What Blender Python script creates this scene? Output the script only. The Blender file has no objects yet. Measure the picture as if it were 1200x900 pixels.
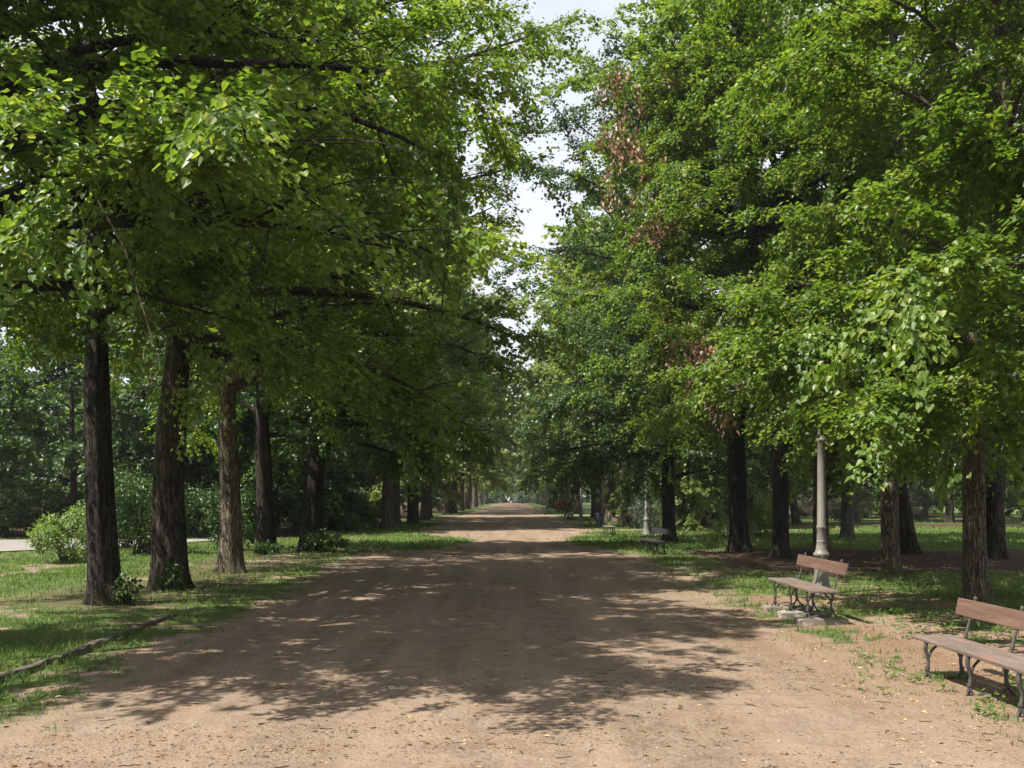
import bpy, math, random
import numpy as np
from mathutils import Vector, Matrix, Quaternion

SC = bpy.context.scene
COL = SC.collection
PI = math.pi
R = math.radians

# ----------------------------------------------------------------------------
# generic helpers
# ----------------------------------------------------------------------------
def npmesh(name, V, sizes, loops, mats=(), smooth=False, attrs=None, matidx=None):
    """mesh from arrays: V (n,3), sizes (faces), loops (flat vertex indices)"""
    me = bpy.data.meshes.new(name)
    V = np.ascontiguousarray(V, dtype=np.float32)
    sizes = np.asarray(sizes, dtype=np.int32)
    loops = np.asarray(loops, dtype=np.int32)
    me.vertices.add(len(V)); me.vertices.foreach_set('co', V.ravel())
    me.loops.add(len(loops)); me.loops.foreach_set('vertex_index', loops)
    starts = np.zeros(len(sizes), dtype=np.int32); starts[1:] = np.cumsum(sizes)[:-1]
    me.polygons.add(len(sizes)); me.polygons.foreach_set('loop_start', starts)
    if matidx is not None:
        me.polygons.foreach_set('material_index', np.asarray(matidx, dtype=np.int32))
    for m in mats: me.materials.append(m)
    me.update(calc_edges=True)
    me.polygons.foreach_set('use_smooth', np.full(len(sizes), bool(smooth)))
    for k, (dom, arr) in (attrs or {}).items():
        a = me.attributes.new(k, 'FLOAT', dom)
        a.data.foreach_set('value', np.ascontiguousarray(arr, dtype=np.float32))
    me.update()
    return me

def link(name, me, parent=None, loc=None, mat=None):
    o = bpy.data.objects.new(name, me); COL.objects.link(o)
    if parent is not None: o.parent = parent
    if loc is not None: o.location = loc
    if mat is not None: o.data.materials.append(mat)
    return o

def tag(o, label=None, cat=None, group=None, kind=None):
    if label: o['label'] = label
    if cat: o['category'] = cat
    if group: o['group'] = group
    if kind: o['kind'] = kind
    return o

def empty(name, loc, rz=0.0, label=None, cat=None, group=None):
    o = bpy.data.objects.new(name, None); COL.objects.link(o)
    o.empty_display_size = 0.3
    o.location = loc; o.rotation_euler = (0, 0, rz)
    return tag(o, label, cat, group)

def norm(a):
    return a / np.maximum(np.linalg.norm(a, axis=-1, keepdims=True), 1e-9)

def hash2(ix, iy, seed):
    h = (ix.astype(np.int64) * 374761393 + iy.astype(np.int64) * 668265263 + seed * 974634217) & 0x7fffffff
    h = ((h ^ (h >> 13)) * 1274126177) & 0x7fffffff
    return ((h ^ (h >> 16)) & 0xffff) / 65535.0

def vnoise(x, y, seed=0):
    ix = np.floor(x); iy = np.floor(y)
    fx = x - ix; fy = y - iy
    fx = fx * fx * (3 - 2 * fx); fy = fy * fy * (3 - 2 * fy)
    a = hash2(ix, iy, seed); b = hash2(ix + 1, iy, seed)
    c = hash2(ix, iy + 1, seed); d = hash2(ix + 1, iy + 1, seed)
    return (a * (1 - fx) + b * fx) * (1 - fy) + (c * (1 - fx) + d * fx) * fy

def fbm(x, y, seed=0, octv=4):
    s = 0; a = 0.5; t = 0
    for k in range(octv):
        s = s + a * vnoise(x * 2 ** k + 17.3 * k, y * 2 ** k - 9.1 * k, seed + k); t += a; a *= 0.55
    return s / t

def sstep(a, b, x):
    t = np.clip((x - a) / (b - a), 0, 1); return t * t * (3 - 2 * t)

# ----------------------------------------------------------------------------
# materials
# ----------------------------------------------------------------------------
def newmat(name):
    m = bpy.data.materials.new(name); m.use_nodes = True
    nt = m.node_tree; nt.nodes.clear()
    out = nt.nodes.new('ShaderNodeOutputMaterial')
    return m, nt, out

class NT:
    def __init__(s, nt): s.nt = nt
    def n(s, typ, ins=None, **props):
        nd = s.nt.nodes.new(typ)
        for k, v in props.items(): setattr(nd, k, v)
        for k, v in (ins or {}).items():
            if isinstance(v, bpy.types.NodeSocket): s.nt.links.new(v, nd.inputs[k])
            else: nd.inputs[k].default_value = v
        return nd
    def mix(s, f, a, b, typ='MIX'):
        nd = s.nt.nodes.new('ShaderNodeMix'); nd.data_type = 'RGBA'; nd.blend_type = typ
        for i, v in ((0, f), (6, a), (7, b)):
            if isinstance(v, bpy.types.NodeSocket): s.nt.links.new(v, nd.inputs[i])
            else: nd.inputs[i].default_value = v if i == 0 else (*v, 1) if len(v) == 3 else v
        return nd.outputs[2]
    def math(s, op, a, b=0.0, clamp=False):
        nd = s.nt.nodes.new('ShaderNodeMath'); nd.operation = op; nd.use_clamp = clamp
        for i, v in ((0, a), (1, b)):
            if isinstance(v, bpy.types.NodeSocket): s.nt.links.new(v, nd.inputs[i])
            else: nd.inputs[i].default_value = v
        return nd.outputs[0]
    def ramp(s, f, stops):
        nd = s.nt.nodes.new('ShaderNodeValToRGB'); e = nd.color_ramp.elements
        while len(e) < len(stops): e.new(0.5)
        for i, (p, c) in enumerate(stops):
            e[i].position = p; e[i].color = (*c, 1)
        s.nt.links.new(f, nd.inputs[0]); return nd.outputs[0]

def leaf_mat(name, stops, trans=0.45, tcol=1.4, rough=0.45, spec=0.45):
    m, nt, out = newmat(name); g = NT(nt)
    at = g.n('ShaderNodeAttribute', attribute_name='tint')
    col = g.ramp(at.outputs['Fac'], stops)
    p = g.n('ShaderNodeBsdfPrincipled', {'Base Color': col, 'Roughness': rough, 'Specular IOR Level': spec})
    tc = g.mix(1.0, col, (1.30 * tcol, 1.22 * tcol, 0.55 * tcol), 'MULTIPLY')
    t = g.n('ShaderNodeBsdfTranslucent', {'Color': tc})
    mx = g.n('ShaderNodeMixShader', {0: trans, 1: p.outputs[0], 2: t.outputs[0]})
    nt.links.new(mx.outputs[0], out.inputs[0])
    return m

def bark_mat(name, dark, light, moss=(0.10, 0.105, 0.04), mossf=0.35):
    m, nt, out = newmat(name); g = NT(nt)
    tc = g.n('ShaderNodeTexCoord')
    mp = g.n('ShaderNodeMapping', {'Vector': tc.outputs['Object'], 'Scale': (16, 16, 2.2)})
    n1 = g.n('ShaderNodeTexNoise', {'Vector': mp.outputs[0], 'Scale': 1.0, 'Detail': 5, 'Roughness': 0.62, 'Distortion': 0.6})
    mq = g.n('ShaderNodeMapping', {'Vector': tc.outputs['Object'], 'Scale': (15, 15, 3.0)})
    nf = g.n('ShaderNodeTexNoise', {'Vector': mq.outputs[0], 'Scale': 1.0, 'Detail': 3, 'Roughness': 0.5, 'Distortion': 1.3})
    fur = g.ramp(g.math('MULTIPLY', g.math('ABSOLUTE', g.math('SUBTRACT', nf.outputs[0], .5)), 4.0), [(0.03, (0, 0, 0)), (0.30, (1, 1, 1))])
    mp2 = g.n('ShaderNodeMapping', {'Vector': tc.outputs['Object'], 'Scale': (1.4, 1.4, 0.7)})
    n2 = g.n('ShaderNodeTexNoise', {'Vector': mp2.outputs[0], 'Scale': 1.0, 'Detail': 3})
    base = g.ramp(n1.outputs[0], [(0.38, dark), (0.52, tuple((a + b) / 2 for a, b in zip(dark, light))), (0.66, light)])
    base = g.mix(g.math('SUBTRACT', 1.0, fur), base, tuple(.45 * c for c in dark))
    mf = g.math('MULTIPLY', g.ramp(n2.outputs[0], [(0.45, (0, 0, 0)), (0.65, (1, 1, 1))]), mossf)
    col = g.mix(mf, base, moss)
    b = g.n('ShaderNodeBump', {'Height': g.math('ADD', g.math('MULTIPLY', n1.outputs[0], .4), fur), 'Strength': 0.9, 'Distance': 0.035})
    p = g.n('ShaderNodeBsdfPrincipled', {'Base Color': col, 'Roughness': 0.92, 'Specular IOR Level': 0.2, 'Normal': b.outputs[0]})
    nt.links.new(p.outputs[0], out.inputs[0])
    return m

LIME = [(0.0, (0.044, 0.086, 0.013)), (0.45, (0.088, 0.154, 0.021)), (0.8, (0.142, 0.214, 0.036)), (0.93, (0.185, 0.250, 0.055)), (1.0, (0.26, 0.29, 0.105))]
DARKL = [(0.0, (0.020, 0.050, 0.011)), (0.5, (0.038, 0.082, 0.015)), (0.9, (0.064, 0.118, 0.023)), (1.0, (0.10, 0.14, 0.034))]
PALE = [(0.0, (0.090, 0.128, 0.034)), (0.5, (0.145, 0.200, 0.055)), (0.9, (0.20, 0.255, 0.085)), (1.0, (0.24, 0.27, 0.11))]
M_LIME = leaf_mat('leaf_lime', LIME)
M_DARK = leaf_mat('leaf_dark', DARKL, trans=0.30)  # darker leaf, taken lower to imitate shade on the low branched tree
M_PALE = leaf_mat('leaf_pale', PALE)  # lightened so far trees carry haze and sun in their colour
M_BUSH = leaf_mat('leaf_bush', [(0, (0.07, 0.12, 0.03)), (0.6, (0.12, 0.19, 0.045)), (1, (0.2, 0.26, 0.08))])
M_GREY = leaf_mat('leaf_grey_green', [(0, (0.05, 0.09, 0.05)), (0.6, (0.085, 0.13, 0.075)), (1, (0.13, 0.18, 0.11))], trans=0.15)
M_RED = leaf_mat('leaf_red', [(0, (0.10, 0.03, 0.018)), (0.6, (0.17, 0.055, 0.03)), (1, (0.22, 0.10, 0.045))])
M_DEAD = leaf_mat('leaf_dead', [(0, (0.14, 0.075, 0.04)), (0.5, (0.25, 0.14, 0.08)), (1, (0.36, 0.23, 0.135))], trans=0.2, tcol=0.8)
M_TWIGS = leaf_mat('twig_tangle', [(0, (0.07, 0.055, 0.045)), (1, (0.17, 0.14, 0.115))], trans=0.05)
M_BARK = bark_mat('bark_brown', (0.022, 0.016, 0.012), (0.095, 0.072, 0.053))
M_BARKP = bark_mat('bark_pale', (0.075, 0.058, 0.042), (0.245, 0.198, 0.145), (0.10, 0.095, 0.038), 0.45)  # bark lightened to imitate sunlight on the right-hand trunks
M_BARKD = bark_mat('bark_dark', (0.014, 0.011, 0.009), (0.055, 0.043, 0.034), mossf=0.15)

# ----------------------------------------------------------------------------
# trees
# ----------------------------------------------------------------------------
def tube_arrays(lines, radii, nseg):
    """lines: list of (k,3), radii: list of (k,) -> V, sizes, loops (open tubes, closed tip)"""
    Vs, S, L = [], [], []; off = 0
    for P, rr in zip(lines, radii):
        k = len(P)
        T = np.gradient(P, axis=0); T = norm(T)
        ref = np.array([0.0, 0, 1.0]) if abs(T[0][2]) < 0.9 else np.array([1.0, 0, 0])
        A = norm(np.cross(T, ref)); B = np.cross(T, A)
        th = np.arange(nseg) * 2 * PI / nseg
        ring = P[:, None, :] + rr[:, None, None] * (np.cos(th)[None, :, None] * A[:, None, :] + np.sin(th)[None, :, None] * B[:, None, :])
        Vs.append(ring.reshape(-1, 3))
        i = np.arange(k - 1)[:, None] * nseg; j = np.arange(nseg)[None, :]; j2 = (j + 1) % nseg
        q = np.stack([off + i + j, off + i + j2, off + i + nseg + j2, off + i + nseg + j], -1).reshape(-1)
        S.append(np.full((k - 1) * nseg, 4)); L.append(q); off += k * nseg
        S.append(np.array([nseg])); L.append(off - nseg + np.arange(nseg))
    return np.concatenate(Vs), np.concatenate(S), np.concatenate(L)

def leaves_arrays(P, A, N, size, width, lod):
    """P base points, A tip directions, N approx normals, size (n,)"""
    n = len(P)
    A = norm(A); B = norm(np.cross(N, A)); N = np.cross(A, B)
    l = size[:, None]; w = l * width
    if lod < 0:            # heart shaped leaf for the trees nearest the viewer
        dr = 0.20 * l; V = [P]
        for sg in (1, -1):
            side = [P + A * l * f + sg * B * w * q + N * (w * up - dr * f * f) for f, q, up in ((-.05, .26, .05), (.10, .45, .10), (.32, .50, .12), (.62, .33, .07))]
            V += side if sg > 0 else side[::-1]
        tip = P + A * l - N * dr
        V = np.stack(V[:5] + [tip] + V[5:], 1).reshape(-1, 3)
        idx = (np.arange(n)[:, None] * 10 + np.array([0, 1, 2, 3, 4, 5, 0, 5, 6, 7, 8, 9])[None, :]).ravel()
        return V, np.full(n * 2, 6), idx, 2
    if lod == 0:
        fold = 0.13 * w; dr = 0.16 * l
        V = np.stack([P,
                      P + A * l * 0.22 + B * w * 0.5 + N * fold,
                      P + A * l * 0.64 + B * w * 0.40 + N * (fold * 0.6 - dr * 0.3),
                      P + A * l - N * dr,
                      P + A * l * 0.64 - B * w * 0.40 + N * (fold * 0.6 - dr * 0.3),
                      P + A * l * 0.22 - B * w * 0.5 + N * fold], 1).reshape(-1, 3)
        idx = (np.arange(n)[:, None] * 6 + np.array([0, 1, 2, 3, 0, 3, 4, 5])[None, :]).ravel()
        return V, np.full(n * 2, 4), idx, 2
    V = np.stack([P, P + A * l * 0.45 + B * w * 0.5 + N * w * 0.1, P + A * l - N * l * 0.12, P + A * l * 0.45 - B * w * 0.5 + N * w * 0.1], 1).reshape(-1, 3)
    idx = (np.arange(n)[:, None] * 4 + np.array([0, 1, 2, 0, 2, 3])[None, :]).ravel()
    return V, np.full(n * 2, 3), idx, 2

def trunk_arrays(rng, H, r0, line, nseg=40, flare=0.62):
    """irregular tapered trunk with root buttresses and bark ridges"""
    zs = np.concatenate([np.array([-0.12, 0, 0.08, 0.18, 0.3, 0.45]), np.linspace(0.65, H * 0.93, 34)])
    th = np.arange(nseg) * 2 * PI / nseg
    ph = rng.uniform(0, 2 * PI, 4)
    V = []
    lz = line[:, 2]
    for z in zs:
        c = np.array([np.interp(z, lz, line[:, 0]), np.interp(z, lz, line[:, 1])])
        t = np.clip(z / H, 0, 1)
        r = r0 * (1 - 0.16 * min(1, t * 2.2) - 0.76 * t ** 1.4) + 0.012
        fl = math.exp(-max(z, 0) / 0.30) * flare
        lobes = 1 + fl * (0.55 + 0.45 * np.cos(3 * th + ph[0]) + 0.35 * np.cos(5 * th + ph[1]))
        rid = 1 + 0.022 * np.sin(th * 17 + ph[1] + 1.1 * math.sin(z * .8)) + 0.035 * np.sin(th * 9 + ph[2] + 0.6 * math.sin(z * 1.3)) + 0.03 * (vnoise(th * 4.5 + 31, np.full_like(th, z * 0.9), 5) - 0.5) * 2
        lump = 1 + 0.05 * math.sin(z * 1.7 + ph[3]) * math.cos(z * 0.6)
        rr = r * lobes * rid * lump
        V.append(np.stack([c[0] + rr * np.cos(th), c[1] + rr * np.sin(th), np.full_like(th, z)], 1))
    k = len(zs); V = np.concatenate(V)
    i = np.arange(k - 1)[:, None] * nseg; j = np.arange(nseg)[None, :]; j2 = (j + 1) % nseg
    q = np.stack([i + j, i + j2, i + nseg + j2, i + nseg + j], -1).reshape(-1)
    return V, np.full((k - 1) * nseg, 4), q

def join_arrays(parts):
    V, S, L, off = [], [], [], 0
    for v, s, l in parts:
        V.append(v); S.append(s); L.append(np.asarray(l) + off); off += len(v)
    return np.concatenate(V), np.concatenate(S), np.concatenate(L)

def grow(seed, H=16, r0=0.3, hb=4.0, Rm=5.0, n1=30, nl=50000, lsize=0.10, lod=0, droop=1.0,
         wander=0.6, bias=None, bark=None, leaf=None, prof=((0, .72), (.22, 1), (.55, .95), (.82, .72), (1, .40)), extra=(),
         sec_gap=0.36, twig_gap=0.15, width=0.95, low_elev=16, clear=None, gaps=(.10, .42, .56)):
    rng = np.random.default_rng(seed)
    zz = np.linspace(-0.2, H, 16)
    wob = np.cumsum(rng.normal(0, 1, (16, 2)), 0) * wander * 0.25
    wob -= wob[0]; wob *= (np.clip(zz - 2.5, 0, 20) / 9)[:, None] * 1.4
    line = np.column_stack([wob, zz])
    lines, radii = [], []          # limbs
    segs = []                      # secondary polylines for twigs
    px, py = zip(*prof)
    for i in range(n1 + len(extra)):
        u = (i + rng.uniform(0, .8)) / n1
        h = hb + (H * 0.95 - hb) * u ** 0.95
        az = i * 2.39996 + rng.normal(0, .35)
        L = Rm * np.interp(u, px, py) * rng.uniform(.72, 1.12)
        if bias: L *= bias(az)
        e0 = R(low_elev + 54 * u ** 0.8) + rng.normal(0, .2)
        e1 = R(-30 * droop + 66 * u) + rng.normal(0, .25)
        if i >= n1:
            h, az, L, e0, e1 = extra[i - n1]; az, e0, e1 = R(az), R(e0), R(e1); u = .3
        if L < 0.5: continue
        k = 9; e = e0 + (e1 - e0) * np.linspace(0, 1, k) ** 0.8
        azs = az + np.cumsum(rng.normal(0, .15, k))
        st = L / (k - 1) * 1.12
        d = np.stack([np.cos(e) * np.cos(azs), np.cos(e) * np.sin(azs), np.sin(e)], 1) * st
        P0 = np.array([np.interp(h, zz, line[:, 0]), np.interp(h, zz, line[:, 1]), h])
        P = P0 + np.concatenate([np.zeros((1, 3)), np.cumsum(d[:-1], 0)])
        rb = min(r0 * 0.42 * (1 - 0.55 * u), 0.035 + 0.021 * L) * (1.35 if i >= n1 else 1)
        lines.append(P); radii.append(np.linspace(1, 0.13, k) ** 1.1 * rb)
        segs.append((P[4:], 1.0))
        s = 0.16 + 0.1 * rng.random(); side = 1
        while s < 0.98:
            f = s * (k - 1); a = int(f); b = min(a + 1, k - 1)
            B0 = P[a] + (P[b] - P[a]) * (f - a)
            l2 = max(0.55, (0.22 + 0.42 * (1 - s)) * L * rng.uniform(.6, 1.2))
            l2 = min(l2, 3.0)
            az2 = azs[a] + side * R(rng.uniform(32, 75)); el2 = e[a] * 0.5 + rng.normal(0.12, .42)
            k2 = 5; e2 = el2 + (-R(38) * droop - 0.1) * np.linspace(0, 1, k2) * (1 - 0.5 * u)
            az2s = az2 + np.cumsum(rng.normal(0, .16, k2))
            dd = np.stack([np.cos(e2) * np.cos(az2s), np.cos(e2) * np.sin(az2s), np.sin(e2)], 1) * l2 / (k2 - 1)
            Q = B0 + np.concatenate([np.zeros((1, 3)), np.cumsum(dd[:-1], 0)])
            lines.append(Q); radii.append(np.linspace(1, .25, k2) * min(0.022, 0.007 + 0.005 * l2))
            segs.append((Q, 0.0))
            s += sec_gap / L * rng.uniform(.7, 1.3); side = -side
    # twigs
    T0, TD, TL = [], [], []
    for Q, _ in segs:
        ln = np.linalg.norm(np.diff(Q, axis=0), axis=1); tot = ln.sum(); cum = np.concatenate([[0], np.cumsum(ln)])
        m = max(3, int(tot / twig_gap)); ss = np.linspace(0.12, 1.0, m) * tot
        Pp = np.stack([np.interp(ss, cum, Q[:, c]) for c in range(3)], 1)
        D = norm(np.stack([np.interp(ss, cum, np.gradient(Q[:, c])) for c in range(3)], 1))
        sd = np.where(np.arange(m) % 2 == 0, 1.0, -1.0) * np.radians(rng.uniform(25, 80, m)); sd[-1] = 0
        c, s_ = np.cos(sd), np.sin(sd)
        Dx = D[:, 0] * c - D[:, 1] * s_; Dy = D[:, 0] * s_ + D[:, 1] * c
        Dz = D[:, 2] + rng.normal(-0.06 * droop, .34, m)
        T0.append(Pp); TD.append(norm(np.stack([Dx, Dy, Dz], 1))); TL.append(rng.uniform(.22, .68, m))
    T0 = np.concatenate(T0); TD = np.concatenate(TD); TL = np.concatenate(TL)
    if clear is not None:
        keep = clear(T0); T0, TD, TL = T0[keep], TD[keep], TL[keep]
    if lod <= 0:
        sx = T0 * .78
        cn = (vnoise(sx[:, 0], sx[:, 2] * 1.4, seed) + vnoise(sx[:, 1] + 31, sx[:, 2] * 1.4 + 7, seed + 1) + vnoise(sx[:, 0] - sx[:, 1], sx[:, 0] * .6 + sx[:, 1], seed + 2)) / 3
        keep = rng.random(len(T0)) < gaps[0] + (1 - gaps[0]) * sstep(gaps[1], gaps[2], cn); T0, TD, TL = T0[keep], TD[keep], TL[keep]
    nt = len(T0); K = max(2, int(math.ceil(nl / nt)))
    t = (np.arange(K) + rng.uniform(.2, .9, (nt, K))) / K
    P = T0[:, None] + TD[:, None] * (t * TL[:, None])[..., None]
    P[..., 2] -= 0.22 * droop * (t * TL[:, None]) ** 2 / 0.4
    side = np.where(np.arange(K) % 2 == 0, 1.0, -1.0)[None, :] * np.radians(rng.uniform(15, 70, (nt, K)))
    c, s_ = np.cos(side), np.sin(side)
    A = np.stack([TD[:, None, 0] * c - TD[:, None, 1] * s_, TD[:, None, 0] * s_ + TD[:, None, 1] * c,
                  TD[:, None, 2] * 0.5 - rng.uniform(-.2, .6, (nt, K)) * (0.4 + 0.6 * droop)], -1)
    P = P.reshape(-1, 3) + rng.normal(0, .07, (nt * K, 3)); A = A.reshape(-1, 3)
    tw = np.repeat(rng.normal(0, .17, nt) + .16 * (rng.random(nt) < .3), K)
    if len(P) > nl:
        sel = rng.permutation(len(P))[:nl]; P, A, tw = P[sel], A[sel], tw[sel]
    n = len(P)
    N = np.stack([rng.normal(0, .45, n), rng.normal(0, .45, n), np.ones(n)], 1)
    size = lsize * rng.uniform(.5, 1.3, n)
    V, S, L, per = leaves_arrays(P, A, N, size, width, lod)
    tint = np.clip(rng.normal(.42, .13, n) + tw, 0, .92)
    fl = rng.random(n) < 0.06; tint[fl] = rng.uniform(.93, 1, fl.sum())
    crown = npmesh('crown', V, S, L, [leaf], False, {'tint': ('FACE', np.repeat(tint, per))})
    tv = trunk_arrays(rng, H, r0, line)
    big = [(l, r) for l, r in zip(lines, radii) if len(l) == 9]; sm = [(l, r) for l, r in zip(lines, radii) if len(l) == 5]
    parts = [tv, tube_arrays([b[0] for b in big], [b[1] for b in big], 7 if lod <= 0 else 4)]
    if lod <= 0 and sm: parts.append(tube_arrays([b[0] for b in sm], [b[1] for b in sm], 4))
    elif sm: parts.append(tube_arrays([b[0][::2] for b in sm], [b[1][::2] for b in sm], 3))
    V, S, L = join_arrays(parts)
    trunk = npmesh('trunk', V, S, L, [bark], True)
    return trunk, crown

def place(meshes, name, x, y, label, group, scale=1.0, rz=0.0, tilt=(0, 0), cat='tree', z=0.0):
    """tilt: lean of the whole tree in radians towards +x / +y"""
    root = empty(name, (x, y, z), 0, label, cat, group)
    q = Quaternion((0, 1, 0), tilt[0]) @ Quaternion((1, 0, 0), -tilt[1]) @ Quaternion((0, 0, 1), rz)
    root.rotation_mode = 'QUATERNION'; root.rotation_quaternion = q
    root.scale = (scale,) * 3 if isinstance(scale, (int, float)) else scale
    t = link('trunk', meshes[0], root); c = link('crown', meshes[1], root)
    return root

def azbias(direction, amount):
    """longer limbs towards a world azimuth (degrees), for trees planted with rz = 0"""
    d = R(direction)
    return lambda a: 1 + amount * math.cos(a - d)
# ---- the two avenue rows near the viewer -------------------------------------
GL = 'lime trees of the left avenue row'
GR = 'lime trees of the right avenue row'
def over(azdeg, amt): return azbias(azdeg, amt)

m = grow(11, H=13.5, r0=.27, hb=4.6, Rm=5.0, n1=30, nl=165000, lsize=.074, lod=-1, bark=M_BARKD, leaf=M_LIME, twig_gap=.12,
         extra=[(5.6, -42, 5.7, 12, -20), (5.6, -32, 6.3, 10, -22), (6.4, -28, 6.0, 16, -16), (5.4, -56, 5.1, 14, -20), (7.4, -42, 5.8, 20, -6), (7.0, -18, 6.0, 20, -10), (5.2, -22, 6.2, 6, -20), (6.0, -92, 5.6, 12, -14), (6.8, -106, 5.6, 16, -8), (6.2, -122, 5.4, 14, -12), (8.0, -98, 5.0, 24, 0)])  # last limbs are out of view, added to shade the near left path
tr_near = place(m, 'lime_tree', -7.4, 13.0, 'lime tree whose bough of large sunlit leaves hangs in at the upper left', GL)
m = grow(12, H=16, r0=.245, hb=4.9, Rm=5.2, n1=30, nl=72000, lsize=.082, lod=-1, bark=M_BARKD, leaf=M_LIME, extra=[(6.4, -8, 8.2, 40, 30), (6.0, -30, 6.5, 14, -22)])
place(m, 'lime_tree', -7.2, 17.4, 'dark straight trunk in the lawn nearest the viewer, left of the path', GL, tilt=(-.05, 0))
m = grow(13, H=17, r0=.33, hb=4.8, Rm=5.6, n1=31, nl=68400, lsize=.09, bias=over(0, .15), bark=M_BARK, leaf=M_LIME, extra=[(6.0, -10, 6.6, 12, -26), (5.4, -65, 5.4, 6, -32), (5.2, -35, 5.8, 4, -34), (5.6, -95, 5.0, 8, -30), (5.0, 5, 5.6, 2, -30)])
place(m, 'lime_tree', -7.2, 20.6, 'thick trunk with flared roots and a green shoot at its foot, left of the path', GL, tilt=(-.01, 0))
m = grow(14, H=17, r0=.265, hb=4.3, Rm=5.8, n1=34, nl=86400, lsize=.088, bias=over(0, .2), bark=M_BARKP, leaf=M_LIME, extra=[(5.2, -60, 5.6, 6, -30), (5.0, -25, 5.8, 4, -30), (4.9, 10, 6.0, 4, -28), (8.0, -4, 7.6, 22, 2), (9.5, 8, 7.2, 28, 8), (10.5, 0, 8.4, 30, 6), (11.5, 10, 8.2, 30, 2)])
place(m, 'lime_tree', -7.2, 25.2, 'slim pale brown trunk third in the left row, dappled with sun', GL, tilt=(-.015, 0))
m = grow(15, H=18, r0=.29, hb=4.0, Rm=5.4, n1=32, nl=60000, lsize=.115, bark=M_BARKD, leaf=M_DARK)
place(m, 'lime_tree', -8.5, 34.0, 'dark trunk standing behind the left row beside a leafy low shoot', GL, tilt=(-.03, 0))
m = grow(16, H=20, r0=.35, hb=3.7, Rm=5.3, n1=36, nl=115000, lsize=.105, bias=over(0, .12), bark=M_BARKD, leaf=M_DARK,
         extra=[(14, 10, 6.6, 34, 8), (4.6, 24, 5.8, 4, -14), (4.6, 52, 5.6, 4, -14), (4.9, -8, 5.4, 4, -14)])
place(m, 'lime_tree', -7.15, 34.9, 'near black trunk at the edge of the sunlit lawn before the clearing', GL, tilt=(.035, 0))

m = grow(21, gaps=(.20, .38, .54), H=16, r0=.27, hb=2.9, Rm=4.9, n1=34, nl=120000, lsize=.088, lod=-1, bias=over(170, .12), bark=M_BARK, leaf=M_LIME, extra=[(3.6, 150, 4.6, 10, -22), (4.6, 190, 4.8, 14, -16)])
place(m, 'lime_tree', 9.6, 12.6, 'lime tree reaching in from the right above the nearest bench', GR)
m = grow(22, gaps=(.20, .38, .54), H=17, r0=.20, hb=3.1, Rm=5.2, n1=40, nl=135000, lsize=.088, lod=-1, bias=over(200, .1), bark=M_BARKP, leaf=M_LIME,
         extra=[(4.3, 200, 4.4, 8, -20), (3.8, 240, 4.4, 4, -22), (3.9, 265, 4.6, 8, -24), (4.8, 218, 4.8, 12, -20), (4.9, 180, 5.0, 12, -20)])
place(m, 'lime_tree', 8.7, 18.4, 'greenish brown trunk just behind the nearest bench on the right', GR, tilt=(-.02, 0))
m = grow(23, gaps=(.20, .38, .54), H=18, r0=.215, hb=3.4, Rm=5.6, n1=40, nl=130000, lsize=.088, bias=over(190, .12), bark=M_BARKP, leaf=M_LIME,
         extra=[(4.8, 212, 5.2, 10, -18), (4.2, 250, 5.0, 8, -20), (4.7, 185, 5.4, 10, -20), (5.2, 235, 5.6, 14, -18)])
place(m, 'lime_tree', 9.7, 25.2, 'pale sunlit trunk right of the lamp post with green weeds at its foot', GR)
m = grow(24, gaps=(.20, .38, .54), H=19, r0=.245, hb=4.0, Rm=5.8, n1=38, nl=110000, lsize=.096, bias=over(185, .1), bark=M_BARKD, leaf=M_LIME)
place(m, 'lime_tree', 8.5, 31.0, 'dark slim trunk left of the lamp post, behind the bench beside it', GR, tilt=(-.01, 0))
m = grow(25, gaps=(.20, .38, .54), H=21, r0=.33, hb=4.2, Rm=6.0, n1=40, nl=115000, lsize=.10, bias=over(185, .12), bark=M_BARKD, leaf=M_LIME)
tr_dead = place(m, 'lime_tree', 8.1, 34.8, 'thick dark leaning trunk under brown withered leaves on the right', GR, tilt=(-.05, 0))
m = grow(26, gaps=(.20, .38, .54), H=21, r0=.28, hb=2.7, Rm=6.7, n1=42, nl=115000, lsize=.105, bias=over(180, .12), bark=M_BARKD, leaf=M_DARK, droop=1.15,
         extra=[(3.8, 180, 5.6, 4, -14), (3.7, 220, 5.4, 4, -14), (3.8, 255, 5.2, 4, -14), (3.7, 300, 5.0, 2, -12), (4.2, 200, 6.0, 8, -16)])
place(m, 'lime_tree', 6.9, 43.0, 'dark low branched tree behind the small black bench on the right', GR, tilt=(-.03, 0))

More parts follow.
